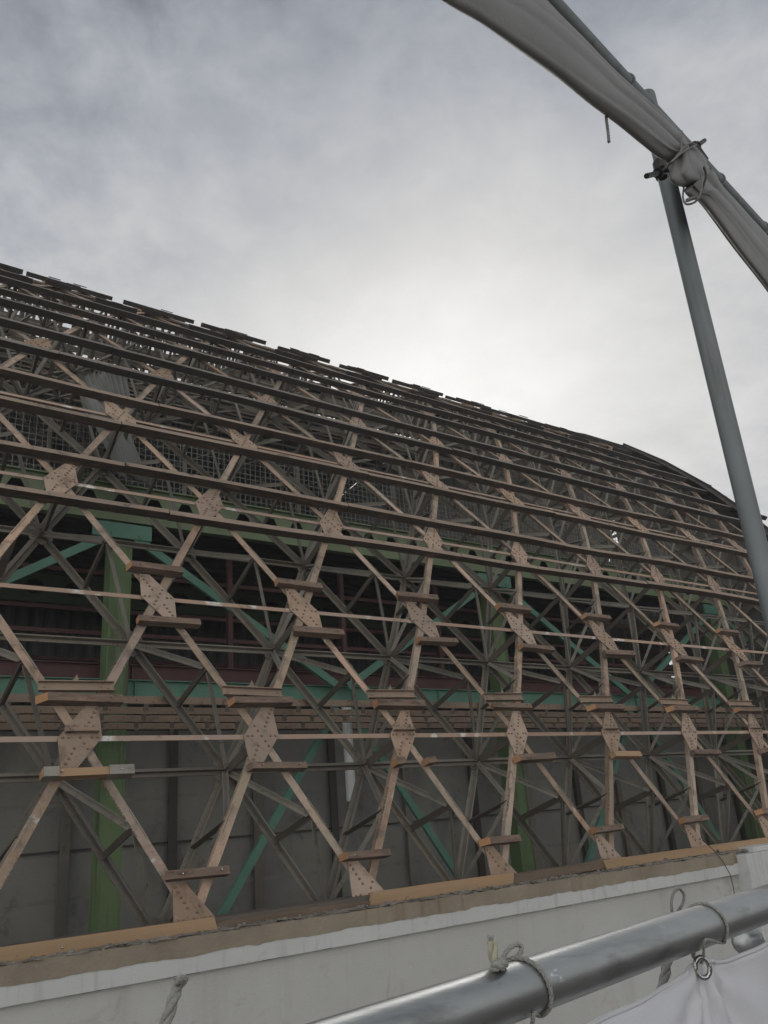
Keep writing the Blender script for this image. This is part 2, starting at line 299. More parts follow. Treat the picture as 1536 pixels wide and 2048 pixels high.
for k in range(-1, KT):
    th = row(k); N_ = nrm(th)
    for j in LROW[k]:
        x = nodex(k, j); A = sp(x, th)
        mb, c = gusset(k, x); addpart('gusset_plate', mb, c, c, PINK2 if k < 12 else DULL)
        # inner node plate and the post from inner to outer node
        mb = MB(); ci = sp(x, th, -DEP)
        ring = [ci + Vector((math.cos(t) * .17, 0, 0)) + vup(th) * (math.sin(t) * .2) for t in [R_(60 * i + 30) for i in range(6)]]
        mb.extrude(ring, N_ * .012)
        for i in range(6):
            t = R_(60 * i + 30); mb.dome(ci + Vector((math.cos(t) * .12, 0, 0)) + vup(th) * (math.sin(t) * .14) + N_ * .012, N_, .016, .013)
        if k < 9: addpart('inner_node_plate', mb, ci, ci, DULL)
        mb = MB(); mb.bar(sp(x, th, -DEP + .02), sp(x, th, -.02), Vector((1, .2, 0)), Tp(.10, .06)); addpart('web_post', mb, A, ci, DARKST)
        # chords towards +x
        if nodex(k, j + 1) < XEND + .1 * S:
            x2 = nodex(k, j + 1)
        else: x2 = XEND
        B = sp(x2, th)
        if k > -1:
            mb = MB(); mb.bar(A, B, N_, [(a, b - .014) for a, b in Lp(.056, .05, .010)], .02)
            addpart('chord_bar', mb, A, B, FLAT)
        mb = MB(); mb.bar(sp(x, th, -DEP), sp(x2, th, -DEP), N_, Tp(.10, .07), .03)
        addpart('inner_chord_bar', mb, A, B, DULL)
        mxp = (x + x2) / 2
        # diagonals up to the next row
        if k + 1 < KT:
            for sx in (-1, 1):
                x2 = x + sx * .5 * S
                if x2 > XEND or x2 < -1.5 * S: continue
                t2 = row(k + 1); B = sp(x2, t2); Nm = nrm((th + t2) / 2)
                off = 0 if sx > 0 else -.0035
                pr = [((a if sx > 0 else -a), b + off) for a, b in Lp(.092, .075, .010)]
                if sx < 0: pr = pr[::-1]
                mb = MB(); mb.bar(A, B, Nm, pr, .012)
                if k < 7 and rnd.random() < (.75 if sx > 0 else .35):
                    dd_ = (B - A).normalized(); sd0 = dd_.cross(Nm).normalized(); ed_ = .046 * (1 if rnd.random() < .8 else -1); ln_ = (B - A).length
                    a_ = rnd.uniform(.12, .5) * ln_; e_ = min(ln_ * .92, a_ + rnd.uniform(.3, .9))
                    while a_ < e_:
                        w1 = rnd.uniform(.015, .05); hh = rnd.uniform(.004, .022); p0 = A + dd_ * a_ + sd0 * ed_ * .86 + Nm * .001; q0 = sd0 * (hh if ed_ > 0 else -hh)
                        mb.extrude([p0, p0 + dd_ * w1, p0 + dd_ * (w1 * rnd.uniform(.3, .9)) + q0 * 1.6 + Nm * hh * .5], Nm * .004, 1); a_ += w1 * rnd.uniform(.8, 1.6)
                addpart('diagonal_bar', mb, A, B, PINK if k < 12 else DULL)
                Ai, Bi = sp(x, th, -DEP), sp(x2, t2, -DEP)
                mb = MB(); mb.bar(Ai, Bi, Nm, Tp(.12, .085, .014, -.016 if sx > 0 else -.0195), .03); addpart('inner_diagonal_bar', mb, Ai, Bi, DULL)
                mo = sp((x + x2) / 2, (th + t2) / 2, -.04); mi_ = sp((x + x2) / 2, (th + t2) / 2, -DEP + .02)
                side = (B - A).normalized().cross(Nm)
                mb = MB(); mb.bar(mi_, mo, side, Lp(.07, .06, .01)); addpart('web_post', mb, mo, mi_, DARKST)
                for e in (Ai, Bi):
                    mb = MB(); mb.bar(e + Nm * .02, mo, side, Lp(.055, .055, .009), .05)
                    if k < 8: addpart('web_bar', mb, e, mo, DUST)
                # riveted plate at the middle of the bar, standing in the plane of the truss
                d = (B - A).normalized(); c = sp((x + x2) / 2, (th + t2) / 2, -.010)
                sf = -.034 if sx > 0 else .034
                mb = MB(); c2 = c + side * sf
                mb.extrude([c2 - d * .17, c2 + d * .17, c2 + d * .09 - Nm * .17, c2 - d * .09 - Nm * .17], side * .010)
                for q in (-.1, -.035, .035, .1):
                    mb.dome(c2 + d * q - Nm * .035, -side if sf < 0 else side, .013, .012)
                    mb.dome(c2 + d * q * .6 - Nm * .12, -side if sf < 0 else side, .013, .012)
                if k < 8: addpart('web_plate', mb, c, c, DUST)
# short rolled beams above the row of plates at the eave and ledge angles on every other plate
th = row(0)
for j in LROW[0]:
    x = nodex(0, j); N_ = nrm(th); V = vup(th); c = sp(x - .01, th + DTH * .305, .0)
    l_ = .19 * S; h = .055; t = .05
    prof = [(-h, .0), (-h, t), (-h + .01, t), (-h + .01, .012), (h - .01, .012), (h - .01, t), (h, t), (h, 0)]
    mb = MB(); tw = rnd.uniform(-.02, .02)
    ring = [c - Vector((l_, 0, 0)) + V * a + N_ * (b + .004) for a, b in prof]
    mb.extrude(ring, Vector((2 * l_, 0, 0)) + V * tw)
    for q in (-.85, .85): mb.dome(c + Vector((l_ * q, 0, 0)) + N_ * .016, N_, .016, .014)
    # a torn scrap of plate standing on it
    p = c + V * (h + .001) + N_ * .02
    mb.extrude([p - Vector((.10, 0, 0)), p + Vector((.09, 0, 0)), p + Vector((.02, 0, .02)) , p + Vector((-.005, 0, .085)), p + Vector((-.03, 0, .03))], N_ * .008)
    addpart('cross_beam', mb, c, c, JOIST)
    if j % 2 == 0:
        c = sp(x + .015, th + DTH * .035, .018); mb = MB(); l2 = .082 * S
        mb.bar(c - Vector((l2, 0, 0)), c + Vector((l2, 0, 0)), N_, [(-.045, 0), (.02, 0), (.02, .06), (.011, .06), (.011, .009), (-.045, .009)])
        for q in (-.8, -.3, .25, .75): mb.dome(c + Vector((l2 * q, 0, 0)) + V * .06 - N_ * .002, N_, .018, .016)
        addpart('ledge_angle', mb, c, c, JOIST)
for kind, lst in parts.items():
    lst.sort(key=lambda q: -q[0]); rest = {}
    for i, (key, mb, mt) in enumerate(lst):
        if i < 100 and key > 0: mb.build(kind, [mt, RIVET if kind == 'gusset_plate' else DARKST], frame)
        else: rest.setdefault(mt.name, (mt, []))[1].append(mb)
    if rest:
        big_, mats_ = MB(), []
        for mi, (mt, mbs) in enumerate(rest.values()):
            mats_.append(mt)
            for q in mbs:
                q.mi = [mi] * len(q.mi); big_.merge(q)
        o = big_.build(kind, mats_, frame); o['kind'] = 'stuff'
fixparent(frame)

# ------------------------------------------------------------------ timber purlins and sawn-off stubs
PW, PD = .078, .125
def timber(x0, x1, th, mb, pw=PW, pd=PD, skew=0.0, lift=.016, mi=0, endm=1, wob=0.0, tilt=0.0, facem=None):
    V = vup(th); N_ = nrm(th)
    n = max(1, int((x1 - x0) / .9)); vs = []; 
    for i in range(n + 1):
        x = x0 + (x1 - x0) * i / n
        o = noise.noise(Vector((x * .35, th * 40, 0))) * wob; o2 = noise.noise(Vector((x * .3, th * 40, 9))) * wob + tilt * (x - (x0 + x1) / 2)
        c = sp(x, th, lift + o * .4) + V * o2
        sk_ = skew if i == 0 else 0
        for a, b in ((-pw / 2, 0), (-pw / 2, pd), (pw / 2, pd), (pw / 2, 0)):
            vs.append(c + V * a + N_ * b + Vector((sk_ * (b / pd) , 0, 0)))
    fs = []
    for i in range(n):
        for q in (0, 2, 3): fs.append((i * 4 + q, i * 4 + (q + 1) % 4, i * 4 + 4 + (q + 1) % 4, i * 4 + 4 + q))
    ff = [(i * 4 + 1, i * 4 + 2, i * 4 + 6, i * 4 + 5) for i in range(n)]
    mb.poly(vs, fs, mi); mb.poly(vs, ff, mi if facem is None else facem); mb.poly(vs, [(3, 2, 1, 0)], endm); mb.poly(vs, [(4 * n, 4 * n + 1, 4 * n + 2, 4 * n + 3)], mi)
OFF = .215 * DTH
full = [(2, -1), (2, 1), (3, -1), (3, 1), (4, -1), (4, 1), (5, -1), (5, 1), (6, -1)]
for i, (k, s_) in enumerate(full):
    mb = MB(); th = row(k) + s_ * OFF
    # one line of timbers, butt joined
    x = -1.0
    mb2 = MB()
    xs = [-1.0]
    while xs[-1] < XEND - 3.5: xs.append(xs[-1] + rnd.uniform(3.4, 5.6))
    xs.append(XEND - .05 - .1 * i * (i > 4))
    for q in range(len(xs) - 1): timber(xs[q], xs[q + 1] - .012, th, mb, pw=PW * rnd.uniform(.92, 1.06), pd=PD * rnd.uniform(.9, 1.04), wob=.06, endm=0, tilt=rnd.uniform(-.004, .004), facem=2)
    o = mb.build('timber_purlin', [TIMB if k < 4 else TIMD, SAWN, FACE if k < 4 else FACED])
    lab = 'lowest full length dark timber purlin, just under a row of gusset plates' if i == 0 else ('highest full length dark timber purlin below the ridge stubs' if i == len(full) - 1 else '%s full length dark timber purlin counting up from the lowest' % ORD[i])
    tag(o, lab, 'purlin', 'full length timber purlins across the vault')
# purlins beyond the ridge, seen from below between the bars
for i, (k, s_) in enumerate([(k, s_) for k in (9, 11) for s_ in (1,)]):
    mb = MB(); timber(.2, XEND - .2, row(k) + s_ * OFF, mb, wob=.05, endm=0)
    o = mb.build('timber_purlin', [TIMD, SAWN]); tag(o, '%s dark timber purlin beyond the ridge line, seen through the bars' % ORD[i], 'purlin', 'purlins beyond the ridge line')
rt = random.Random(11)
names = {-1: 'bottom plate row', 0: 'second plate row', 1: 'third plate row'}
def stub(k, s_, j, n, ln, cx, where, group, dirty=None, skew=None, seen=True):
    x = nodex(k, j) + cx * S
    mb = MB(); th = row(k) + s_ * OFF
    timber(x - ln * S / 2, x + ln * S / 2, th, mb, pw=PW * rt.uniform(.9, 1.15), pd=PD * rt.uniform(.75, 1.0), skew=rt.choice([0, .03, -.05, .09]) if skew is None else skew, tilt=rt.uniform(-.03, .03))
    if s_ < 0 and rt.random() < .7 and n > 0: mb.mi = [0 if q == 1 else q for q in mb.mi]
    for q in (-.3, .35):
        if rt.random() < .6:
            mb.tube([sp(x + ln * S * q, th, .12), sp(x + ln * S * q, th, .15)], .008, 6, 2)
    if k == 0 and s_ < 0 and n == 0:
        for e0, e1 in ((-.49, -.33), (.22, .502)): timber(x + ln * S * e0, x + ln * S * e1, th, mb, pw=PW * 1.19, pd=PD * 1.03, lift=.014, mi=3, endm=3)
    o = mb.build('timber_stub', [dirty or TIMB, SAWN, STEEL, DUST]); tag(o, 'short timber stub %s the %s plate from the left in the %s' % (where, ORD[n], names[k]), 'timber stub', group)
STB = mat('stub timber', (.24, .17, .125), (.11, .08, .062), 3.0, .9, stretch=(.5, 3, 3), spots=((.40, .23, .15), 8, .55, .75), streak=((.10, .06, .045), (4, 20, 20), .55, .66), bump=.8, bscale=30)
for n, j in enumerate([j for j in LROW[1] if -30 < pix(sp(nodex(1, j), row(1)))[0] < 1560]):
    stub(1, 1, j, n, rt.uniform(.32, .36), rt.uniform(-.02, .01), 'above', 'sawn-off timber stubs of the third plate row', STB)
    stub(1, -1, j, n, rt.uniform(.34, .38), rt.uniform(.03, .06), 'below', 'sawn-off timber stubs of the third plate row', STB)
SECOND = [j for j in LROW[0] if -30 < pix(sp(nodex(0, j), row(0)))[0] < 1560]
for n, j in enumerate(SECOND):
    stub(0, 1, j, n, .42 if n == 0 else rt.uniform(.35, .4), rt.uniform(.0, .03), 'above', 'sawn-off timber stubs of the second plate row', STB)
    if n == 2:      # only two short blocks are left here
        for q, nm in ((-.12, 'left'), (.12, 'right')):
            mb = MB(); x = nodex(0, j) + q * S; timber(x - .07, x + .07, row(0) - OFF, mb, tilt=.1); o = mb.build('timber_block', [STB, SAWN])
            tag(o, 'charred timber block on the %s bar below the third plate of the second row' % nm, 'timber block', 'short blocks left of a cut purlin')
    elif n in (0, 4):
        stub(0, -1, j, n, .43 if n == 0 else .3, .02, 'below', 'sawn-off timber stubs of the second plate row', NEWT, skew=0)
    else: stub(0, -1, j, n, rt.uniform(.34, .38), .05, 'below', 'sawn-off timber stubs of the second plate row', STB)
BOT = [j for j in LROW[-1] if -30 < pix(sp(nodex(-1, j), row(-1)))[0] < 1560]
for n, j in enumerate(BOT):
    stub(-1, 1, j, n, rt.uniform(.27, .31), rt.uniform(.0, .03), 'above', 'sawn-off timber stubs of the bottom plate row', STB)
# stubs standing out against the sky
for k, s_, nm in ((6, 1, 'lowest'), (7, -1, 'second'), (7, 1, 'middle'), (8, -1, 'fourth'), (8, 1, 'topmost')):
    js = [j for j in LROW[k] if -60 < pix(sp(nodex(k, j), row(k)))[0] < 1560]
    for n, j in enumerate(js):
        x = nodex(k, j) + rt.uniform(-.02, .06) * S; ln = {6: rt.uniform(.3, .45), 7: rt.uniform(.22, .3) if s_ < 0 else rt.uniform(.4, .6), 8: rt.uniform(.56, .66)}[k] * S
        if x + ln / 2 > XEND - .3: continue
        mb = MB(); timber(x - ln / 2, min(x + ln / 2, XEND - .02), row(k) + s_ * OFF, mb, pd={6: .12, 7: .10, 8: .105}[k] * rt.uniform(.85, 1.1), endm=0, tilt=rt.uniform(-.02, .02), wob=.03, facem=2)
        if rt.random() < .6:
            q = rt.uniform(-.3, .1); timber(x + ln * q, x + ln * (q + .25), row(k) + s_ * OFF, mb, pd=.02, pw=.06, lift=.016 + .112, endm=0)
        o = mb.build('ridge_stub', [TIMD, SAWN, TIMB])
        tag(o, 'dark purlin stub, %s from the left in the %s stub line at the ridge' % (ORD[n], nm), 'timber stub', 'purlin stubs at the ridge, %s line' % nm)

# ------------------------------------------------------------------ sill boards on the wall
def sill(px0, px1, zc_, h, d, mt, label, grp, yo=0.0, drop=0.0, skew=0.0):
    Y = 3.93
    d0 = atY(px0, 1905 - .14 * px0, Y + yo); d1 = atY(px1, 1905 - .14 * px1, Y + yo)
    mb = MB(); x0, x1 = d0.x, d1.x; y = Y * S + yo * S; z = CAM.z + zc_ * S + drop
    n = 14; vs = []; fs = []
    for i in range(n + 1):
        x = x0 + (x1 - x0) * i / n; o = noise.noise(Vector((x * .8, zc_ * 9 + yo, 3))) * (.02 if mt is OLDB else .004)
        oo = noise.noise(Vector((x * 2.7, 5, 3))) * (.02 if mt is OLDB else 0)
        for a, b in ((0, -h / 2), (0, h / 2 + oo), (d, h / 2 + oo), (d, -h / 2)):
            vs.append(Vector((x + (skew * (1 if b > 0 else 0) if i == 0 else (-skew * .8 * (1 if b < 0 else 0) if i == n else 0)), y + a + o * .3, z + b + o)))
    for i in range(n):
        for q in range(4): fs.append((i * 4 + q, i * 4 + (q + 1) % 4, i * 4 + 4 + (q + 1) % 4, i * 4 + 4 + q))
    mb.poly(vs, fs); mb.poly(vs, [(0, 1, 2, 3), (4 * n + 3, 4 * n + 2, 4 * n + 1, 4 * n)])
    if mt is NEWT:
        for i in range(max(2, int((x1 - x0) / .45))):
            xx = x0 + .12 + i * .45 + random.uniform(-.1, .1)
            if xx > x1 - .05: continue
            c = Vector((xx, y - .001, z + random.uniform(-.3, .3) * h))
            mb.dome(c, Vector((0, -1, 0)), .011 if i % 2 else .006, .006, 1, 8)
    o = mb.build('sill_board' if mt is NEWT else 'old_sill_timber', [mt, STEEL], bevel=.003 if mt is NEWT else 0)
    return tag(o, label, 'board', grp)
ZS = -.386
zA = zz(215, 1880, 3.93) / 1.0
def zs_of(px, py): return (zz(px, py, 3.93) - CAM.z) / S
g1 = 'new pale boards on the wall sill'; g2 = 'old dark timbers between the new sill boards'
sill(-260, 429, zs_of(215, 1882), .135, .05, NEWT, 'new yellow pine board on the wall sill, the leftmost and nearest one', g1, skew=-.05)
sill(741, 1030, zs_of(885, 1777), .125, .05, NEWT, 'new orange pine board on the wall sill, middle one of three', g1, skew=.04)
sill(1214, 1900, zs_of(1375, 1706), .11, .05, NEWT, 'new pine board on the wall sill, running off at the right', g1, skew=-.05)
sill(427, 760, zs_of(590, 1834), .10, .09, OLDB, 'rotten dark sill timber left of the middle new board', g2, yo=.012)
sill(1022, 1225, zs_of(1120, 1744), .10, .09, OLDB, 'rotten dark sill timber right of the middle new board', g2, yo=.012)

# ------------------------------------------------------------------ parapet wall
YW = 3.85 * S
zt = CAM.z - .428 * S; zb = CAM.z - .503 * S; zw = CAM.z - .573 * S
XP = atY(1490, 1715, 3.78).x
pw = thing('parapet_wall', 'grey rendered wall with bare brown concrete edge and white band below the vault', 'wall', (6, YW, 0))
mb = MB(); mb.abox(-9, 26, YW + .055, YW + .55, 0, zw + .02); mb.build('wall_face', WALL, pw)
def edge(x0, x1, y0, y1, z0, z1, zn0, zn1, n, sd_, nt_=7):
    mb = MB(); ng = n
    def top(x, t): 
        return z1 + noise.noise(Vector((x * 3.1, sd_, t))) * zn1 + noise.noise(Vector((x * 11, sd_, t))) * zn1 * .5
    def bot(x): return z0 + noise.noise(Vector((x * 2.3, sd_, 4))) * zn0 + noise.noise(Vector((x * 9, sd_, 4))) * zn0 * .6
    vs = []
    for i in range(ng + 1):
        x = x0 + (x1 - x0) * i / ng; yy = noise.noise(Vector((x * 5, sd_, 8))) * zn1 * .5
        vs += [Vector((x, y0, bot(x))), Vector((x, y0 + yy, top(x, 0))), Vector((x, (y0 + y1) / 2, top(x, 1) + zn1 * .2)), Vector((x, y1, top(x, 2))), Vector((x, y1, bot(x)))]
    fs = [(i * 5 + q, i * 5 + (q + 1) % 5, i * 5 + 5 + (q + 1) % 5, i * 5 + 5 + q) for i in range(ng) for q in range(5)]
    mb.poly(vs, fs); mb.poly(vs, [(0, 1, 2, 3, 4), tuple(ng * 5 + q for q in (4, 3, 2, 1, 0))]); return mb
edge(-9, XP, YW, YW + .5, zw, zb + .012, .004, .0, 400, 1).build('white_band', WHITE, pw)
edge(-9, XP, YW - .006, YW + .42, zb, zt, .022, .016, 700, 2).build('bare_edge', BROWN, pw)
# drips, mould and the shadow line below the band, as one dark uneven lip
edge(-9, XP, YW + .045, YW + .06, zw - .006, zw + .01, .012, 0, 1800, 5).build('drip_shadow', STUD, pw)
fixparent(pw)
mb = edge(-9, XP, YW + .02, YW + .20, zt - .03, zt - .004, .0, .010, 1400, 6)  # debris bed, its dark colour stands for the shaded gap above it
o = mb.build('shaded_debris', GAPSH); tag(o, 'crumbled bed along the wall top, darkened as the shadow gap under the boards', 'debris')
mb = edge(-9, XP, YW + .012, YW + .075, zt - .02, zt + .002, .0, .016, 1800, 12)
o = mb.build('mortar_lip', RUBB); tag(o, 'broken pale mortar lip along the front edge of the wall top', 'debris')
rb = MB(); rg = random.Random(5)
for i in range(900):
    x = rg.uniform(0, 24); y = YW + rg.uniform(.01, .3); z = zt + .012 + rg.uniform(0, .02); s_ = rg.uniform(.006, .03) * (1 if rg.random() < .9 else 1.8)
    a = Vector((rg.uniform(-1, 1), rg.uniform(-1, 1), rg.uniform(-.4, .4))).normalized(); b = a.cross(Vector((0, 0, 1))).normalized(); c = a.cross(b)
    s_ *= .6; rb.box(Vector((x, y, z - .008)), a * s_ * rg.uniform(.8, 2.2), b * s_, c * s_ * .5)
for i in range(420):     # thin broken slates
    x = rg.uniform(0, 13.5); y = YW + rg.uniform(.0, .11); l_ = rg.uniform(.02, .09); w_ = rg.uniform(.01, .035); rz = rg.uniform(-.4, .4); ti = rg.uniform(-.25, .25)
    a = Vector((math.cos(rz), math.sin(rz), ti * .3)); b = Vector((-math.sin(rz), math.cos(rz), ti)); c = a.cross(b).normalized()
    rb.box(Vector((x, y, zt + .006 + rg.uniform(0, .012))), a * l_, b.normalized() * w_, c * rg.uniform(.002, .005))
o = rb.build('rubble', RUBB); o['kind'] = 'stuff'; o['label'] = 'small mortar and slate fragments along the wall top'
# sole plate, raised and darkened as the shadow gap below the boards
mb = MB(); mb.abox(-8, XEND, 3.965 * S, 4.10 * S, zt - .1, zt + .10)
tag(mb.build('sole_plate', DARKST), 'steel sole plate under the vault bars, darkened as the shadow gap below the boards', 'plate')
# pilaster
mb = MB(); mb.abox(XP, XP + 3.2, YW - .16, YW + .55, 0, CAM.z - .443 * S)
tag(mb.build('wall_pier', WHITE, bevel=.01), 'paler projecting pier at the right end of the grey wall', 'pier')
mb = MB(); mb.abox(XP + .35, XP + 3.0, YW - .08, YW + .4, CAM.z - .443 * S + .002, CAM.z - .405 * S)
tag(mb.build('coping_slab', WHITE, bevel=.012), 'white slab lying on top of the wall pier at the right edge', 'slab')

# ------------------------------------------------------------------ joists with cleats
gj = random.Random(2)
for i, (Y, py) in enumerate(((4.95, 1400), (5.42, 1421), (5.82, 1437), (6.12, 1452))):
    z = zz(300, py, Y); y = Y * S
    t = thing('joist', '%s brown steel joist with hanging cleats, just above the second plate row' % ['nearest and uppermost', 'second', 'third', 'farthest and lowest'][i], 'joist', (0, y, z), 'brown joists with cleats')
    mb = MB(); mb.bar(Vector((0, y, z)), Vector((XEND, y, z)), Vector((0, -1, 0)), [(-.045, 0), (.045, 0), (.045, -.07), (.036, -.07), (.036, -.009), (-.036, -.009), (-.036, -.07), (-.045, -.07)])
    x = .7
    while x < XEND: mb.dome(Vector((x, y - .001, z + gj.uniform(-.02, .02))), Vector((0, -1, 0)), .011, .01, 1); x += gj.uniform(.1, .5)
    mb.build('rail', [JOIST, RIVET], t)
    for q in range(40):
        x = .5 + q * .53 + i * .23 + gj.uniform(-.05, .05)
        if x > XEND - .1: continue
        c = MB(); c.abox(x - .03, x + .03, y + .001, y + .012, z - .13, z - .0452); c.abox(x - .03, x + .10, y + .013, y + .055, z - .058, z - .0455)
        c.build('cleat', DARKST, t)
    fixparent(t)
# horizontal flange plates joining them, one level lower
# ------------------------------------------------------------------ the new green steelwork inside
YC = 6.3 * S; colx = [2.075 * S, 6.17 * S, 10.265 * S]
zd0, zd1 = CAM.z + 2.43 * S, CAM.z + 2.735 * S
for i, x in enumerate(colx):
    t = MB(); w_ = .16
    t.abox(x - w_ + .02, x + w_ - .02, YC + .15, YC + .162, 0, zd0 - .002)                # web seen from the front as flanges and web
    for sx in (-1, 1): t.abox(x + sx * w_ - .012, x + sx * w_ + .012, YC, YC + .30, 0, zd0 - .002)
    t.abox(x - w_ + .012, x + w_ - .012, YC + .01, YC + .028, 0, zd0 - .004)
    o = t.build('green_column', GREEN)
    tag(o, 'green steel column behind the lattice, %s of the three' % ['leftmost', 'middle', 'rightmost'][i], 'column', 'green columns of the inner building')
# castellated beam with hexagonal openings
def castel(Y, z0, z1, x0, x1, mt, label, pitch=.55):
    mb = MB(); h = z1 - z0; zm = z0 + h * .52; a = h * .25; y = Y * S
    mb.abox(x0, x1, y - .08, y + .08, z0 - .02, z0); mb.abox(x0, x1, y - .08, y + .08, z1, z1 + .02)
    n = int((x1 - x0) / pitch); X = x0
    for i in range(n):
        xa = X + i * pitch; xb = xa + pitch; cx = (xa + xb) / 2; ww = pitch * .27; nn = pitch * .13
        front = [Vector((q[0], y - .006, q[1])) for q in ((xa, z0), (xb, z0), (xb, zm), (cx + ww, zm), (cx + nn, zm - a), (cx - nn, zm - a), (cx - ww, zm), (xa, zm))]
        mb.extrude(front, Vector((0, .012, 0)))
        front = [Vector((q[0], y - .006, q[1])) for q in ((xa, zm), (cx - ww, zm), (cx - nn, zm + a), (cx + nn, zm + a), (cx + ww, zm), (xb, zm), (xb, z1), (xa, z1))]
        mb.extrude(front, Vector((0, .012, 0)))
    return tag(mb.build('castellated_beam', mt), label, 'beam')
castel(6.3, zd0, zd1, 0, XEND - .1, LGREEN, 'pale green castellated beam with trapezoid openings along the deck edge')
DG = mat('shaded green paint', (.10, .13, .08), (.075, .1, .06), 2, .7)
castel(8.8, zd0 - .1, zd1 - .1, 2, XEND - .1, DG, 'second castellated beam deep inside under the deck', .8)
# edge beams at the lower floor
ze0, ze1 = CAM.z + 1.015 * S, CAM.z + 1.165 * S
def plain(name, Y, z0, z1, mt, label, cat='beam', x0=0, x1=XEND - .1, dy=.12, st=0):
    mb = MB(); y = Y * S
    mb.abox(x0, x1, y, y + .012, z0 + .016, z1 - .016); mb.abox(x0, x1, y - dy / 2, y + dy / 2, z0, z0 + .015); mb.abox(x0, x1, y - dy / 2, y + dy / 2, z1 - .015, z1)
    if st:
        x = x0 + .4
        while x < x1: mb.abox(x, x + .012, y - dy / 2 + .01, y - .001, z0 + .016, z1 - .016); x += st
    return tag(mb.build(name, mt), label, cat)
plain('edge_beam', 6.42, ze0, ze1, TEAL, 'long teal edge beam of the inner floor, above the brown joists', st=2.05)
plain('floor_beam', 6.50, ze1 + .02, ze1 + .27, RED, 'dark red beam lying directly above the teal edge beam', st=4.1)
# chevron braces
def ang(mb, A, B, w_=.13):
    mb.bar(A, B, Vector((0, -1, 0)), [(-w_ / 2, 0), (w_ / 2, 0), (w_ / 2, -.07), (w_ / 2 - .012, -.07), (w_ / 2 - .012, -.012), (-w_ / 2 + .012, -.012), (-w_ / 2 + .012, -.07), (-w_ / 2, -.07)])
for b in range(-1, 3):
    xa = colx[0] + b * 4.095 * S; xb = xa + 4.095 * S; xm = (xa + xb) / 2; y = YC - .06
    nmb = ['running off at the left', 'between the leftmost and middle green columns', 'between the middle and rightmost green columns', 'right of the rightmost green column'][b + 1]
    t = thing('chevron_brace', 'teal V shaped brace under the deck, %s' % nmb, 'brace', (xm, y, ze1), 'upper teal braces')
    for q in (xa, xb):
        sx = 1 if q == xa else -1
        if q + sx * .5 > XEND: continue
        m_ = MB(); e = Vector((q + sx * .20, y, CAM.z + 2.30 * S)); d = Vector((xm - sx * .1, y, ze1 - .05))
        if d.x > XEND: d = e + (d - e) * .3
        ang(m_, e, d); m_.build('brace_bar', TEAL, t)
    fixparent(t)
    if b > -1:
        m_ = MB(); m_.abox(xa - .50, xa + .46, y - .022, y - .002 + .018, CAM.z + 2.275 * S, CAM.z + 2.40 * S)
        for sx in (-1, 1):
            for q in range(4): m_.dome(Vector((xa + sx * (.22 + q * .04), y - .072, CAM.z + 2.30 * S - q * .035)), Vector((0, -1, 0)), .016, .016)
        tag(m_.build('brace_plate', TEAL), 'teal steel plate at the head of the %s green column' % ['leftmost', 'middle', 'rightmost'][b], 'plate', 'teal head plates')
    if b > 1: continue
    t = thing('floor_brace', 'teal brace in front of the grey wall, %s' % nmb, 'brace', (xm, y, CAM.z - 2.5), 'lower teal braces')
    for q in (xa, xb):
        sx = 1 if q == xa else -1
        if q + sx * .5 > XEND: continue
        m_ = MB(); e = Vector((q + sx * .15, y + .05, CAM.z - 1.66 * S)); d = Vector((xm - sx * .12, y + .05, ze0 - .12))
        if d.x > XEND: continue
        ang(m_, e, d); m_.build('brace_bar', TEAL, t)
    fixparent(t)
# red pipes and hangers in the dark storey
for i, (Y, z) in enumerate(((6.9, 2.15), (7.4, 1.95), (6.9, 1.62), (8.4, 1.7), (7.6, 1.42))):
    mb = MB(); mb.abox(.5, XEND - .2, Y * S, Y * S + .05, CAM.z + z * S, CAM.z + z * S + .07)
    tag(mb.build('red_rail', RED), '%s thin dark red rail in the dark storey, counted from the top' % ORD[i], 'rail', 'red rails in the dark storey')
for i in range(3):
    x = colx[0] + .9 + (i + .55) * 2.45; mb = MB(); mb.abox(x, x + .09, 6.7 * S, 6.7 * S + .09, ze1 + .3, zd0 - .03)
    tag(mb.build('red_post', RED), '%s thin dark red post from the left in the dark storey' % ORD[i], 'post', 'red posts in the dark storey')
# slabs, back wall of inner building
def slab(name, x0, x1, y0, y1, z0, z1, mt, label, cat):
    mb = MB(); mb.abox(x0, x1, y0, y1, z0, z1); return tag(mb.build(name, mt), label, cat)
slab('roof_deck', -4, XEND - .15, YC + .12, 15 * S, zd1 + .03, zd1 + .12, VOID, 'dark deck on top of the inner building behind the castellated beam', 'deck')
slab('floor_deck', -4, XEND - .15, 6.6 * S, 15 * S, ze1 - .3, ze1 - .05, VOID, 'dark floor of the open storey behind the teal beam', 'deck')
def corr(x0, x1, pitch, amp, th_=0):
    n = int((x1 - x0) / pitch * 4); return [(x0 + (x1 - x0) * i / n, amp * (0, 1, 1, 0)[i % 4]) for i in range(n + 1)]
mb = MB(); pr = corr(-4, XEND - .16, .3, .05)
vs = []
for x, a in pr: vs += [Vector((x, 9.6 * S - a, ze1 - .04)), Vector((x, 9.6 * S - a, zd1))]
mb.poly(vs, [(2 * i, 2 * i + 2, 2 * i + 3, 2 * i + 1) for i in range(len(pr) - 1)])
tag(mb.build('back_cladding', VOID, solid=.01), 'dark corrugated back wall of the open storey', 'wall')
# deck ribs under the ceiling
mb = MB()
for i in range(14): mb.abox(0, XEND - .2, 6.45 * S + i * .5, 6.45 * S + i * .5 + .12, zd1 - .04, zd1 + .028)
tag(mb.build('deck_ribs', VOID), 'dark ribs under the deck of the inner building', 'ribs')
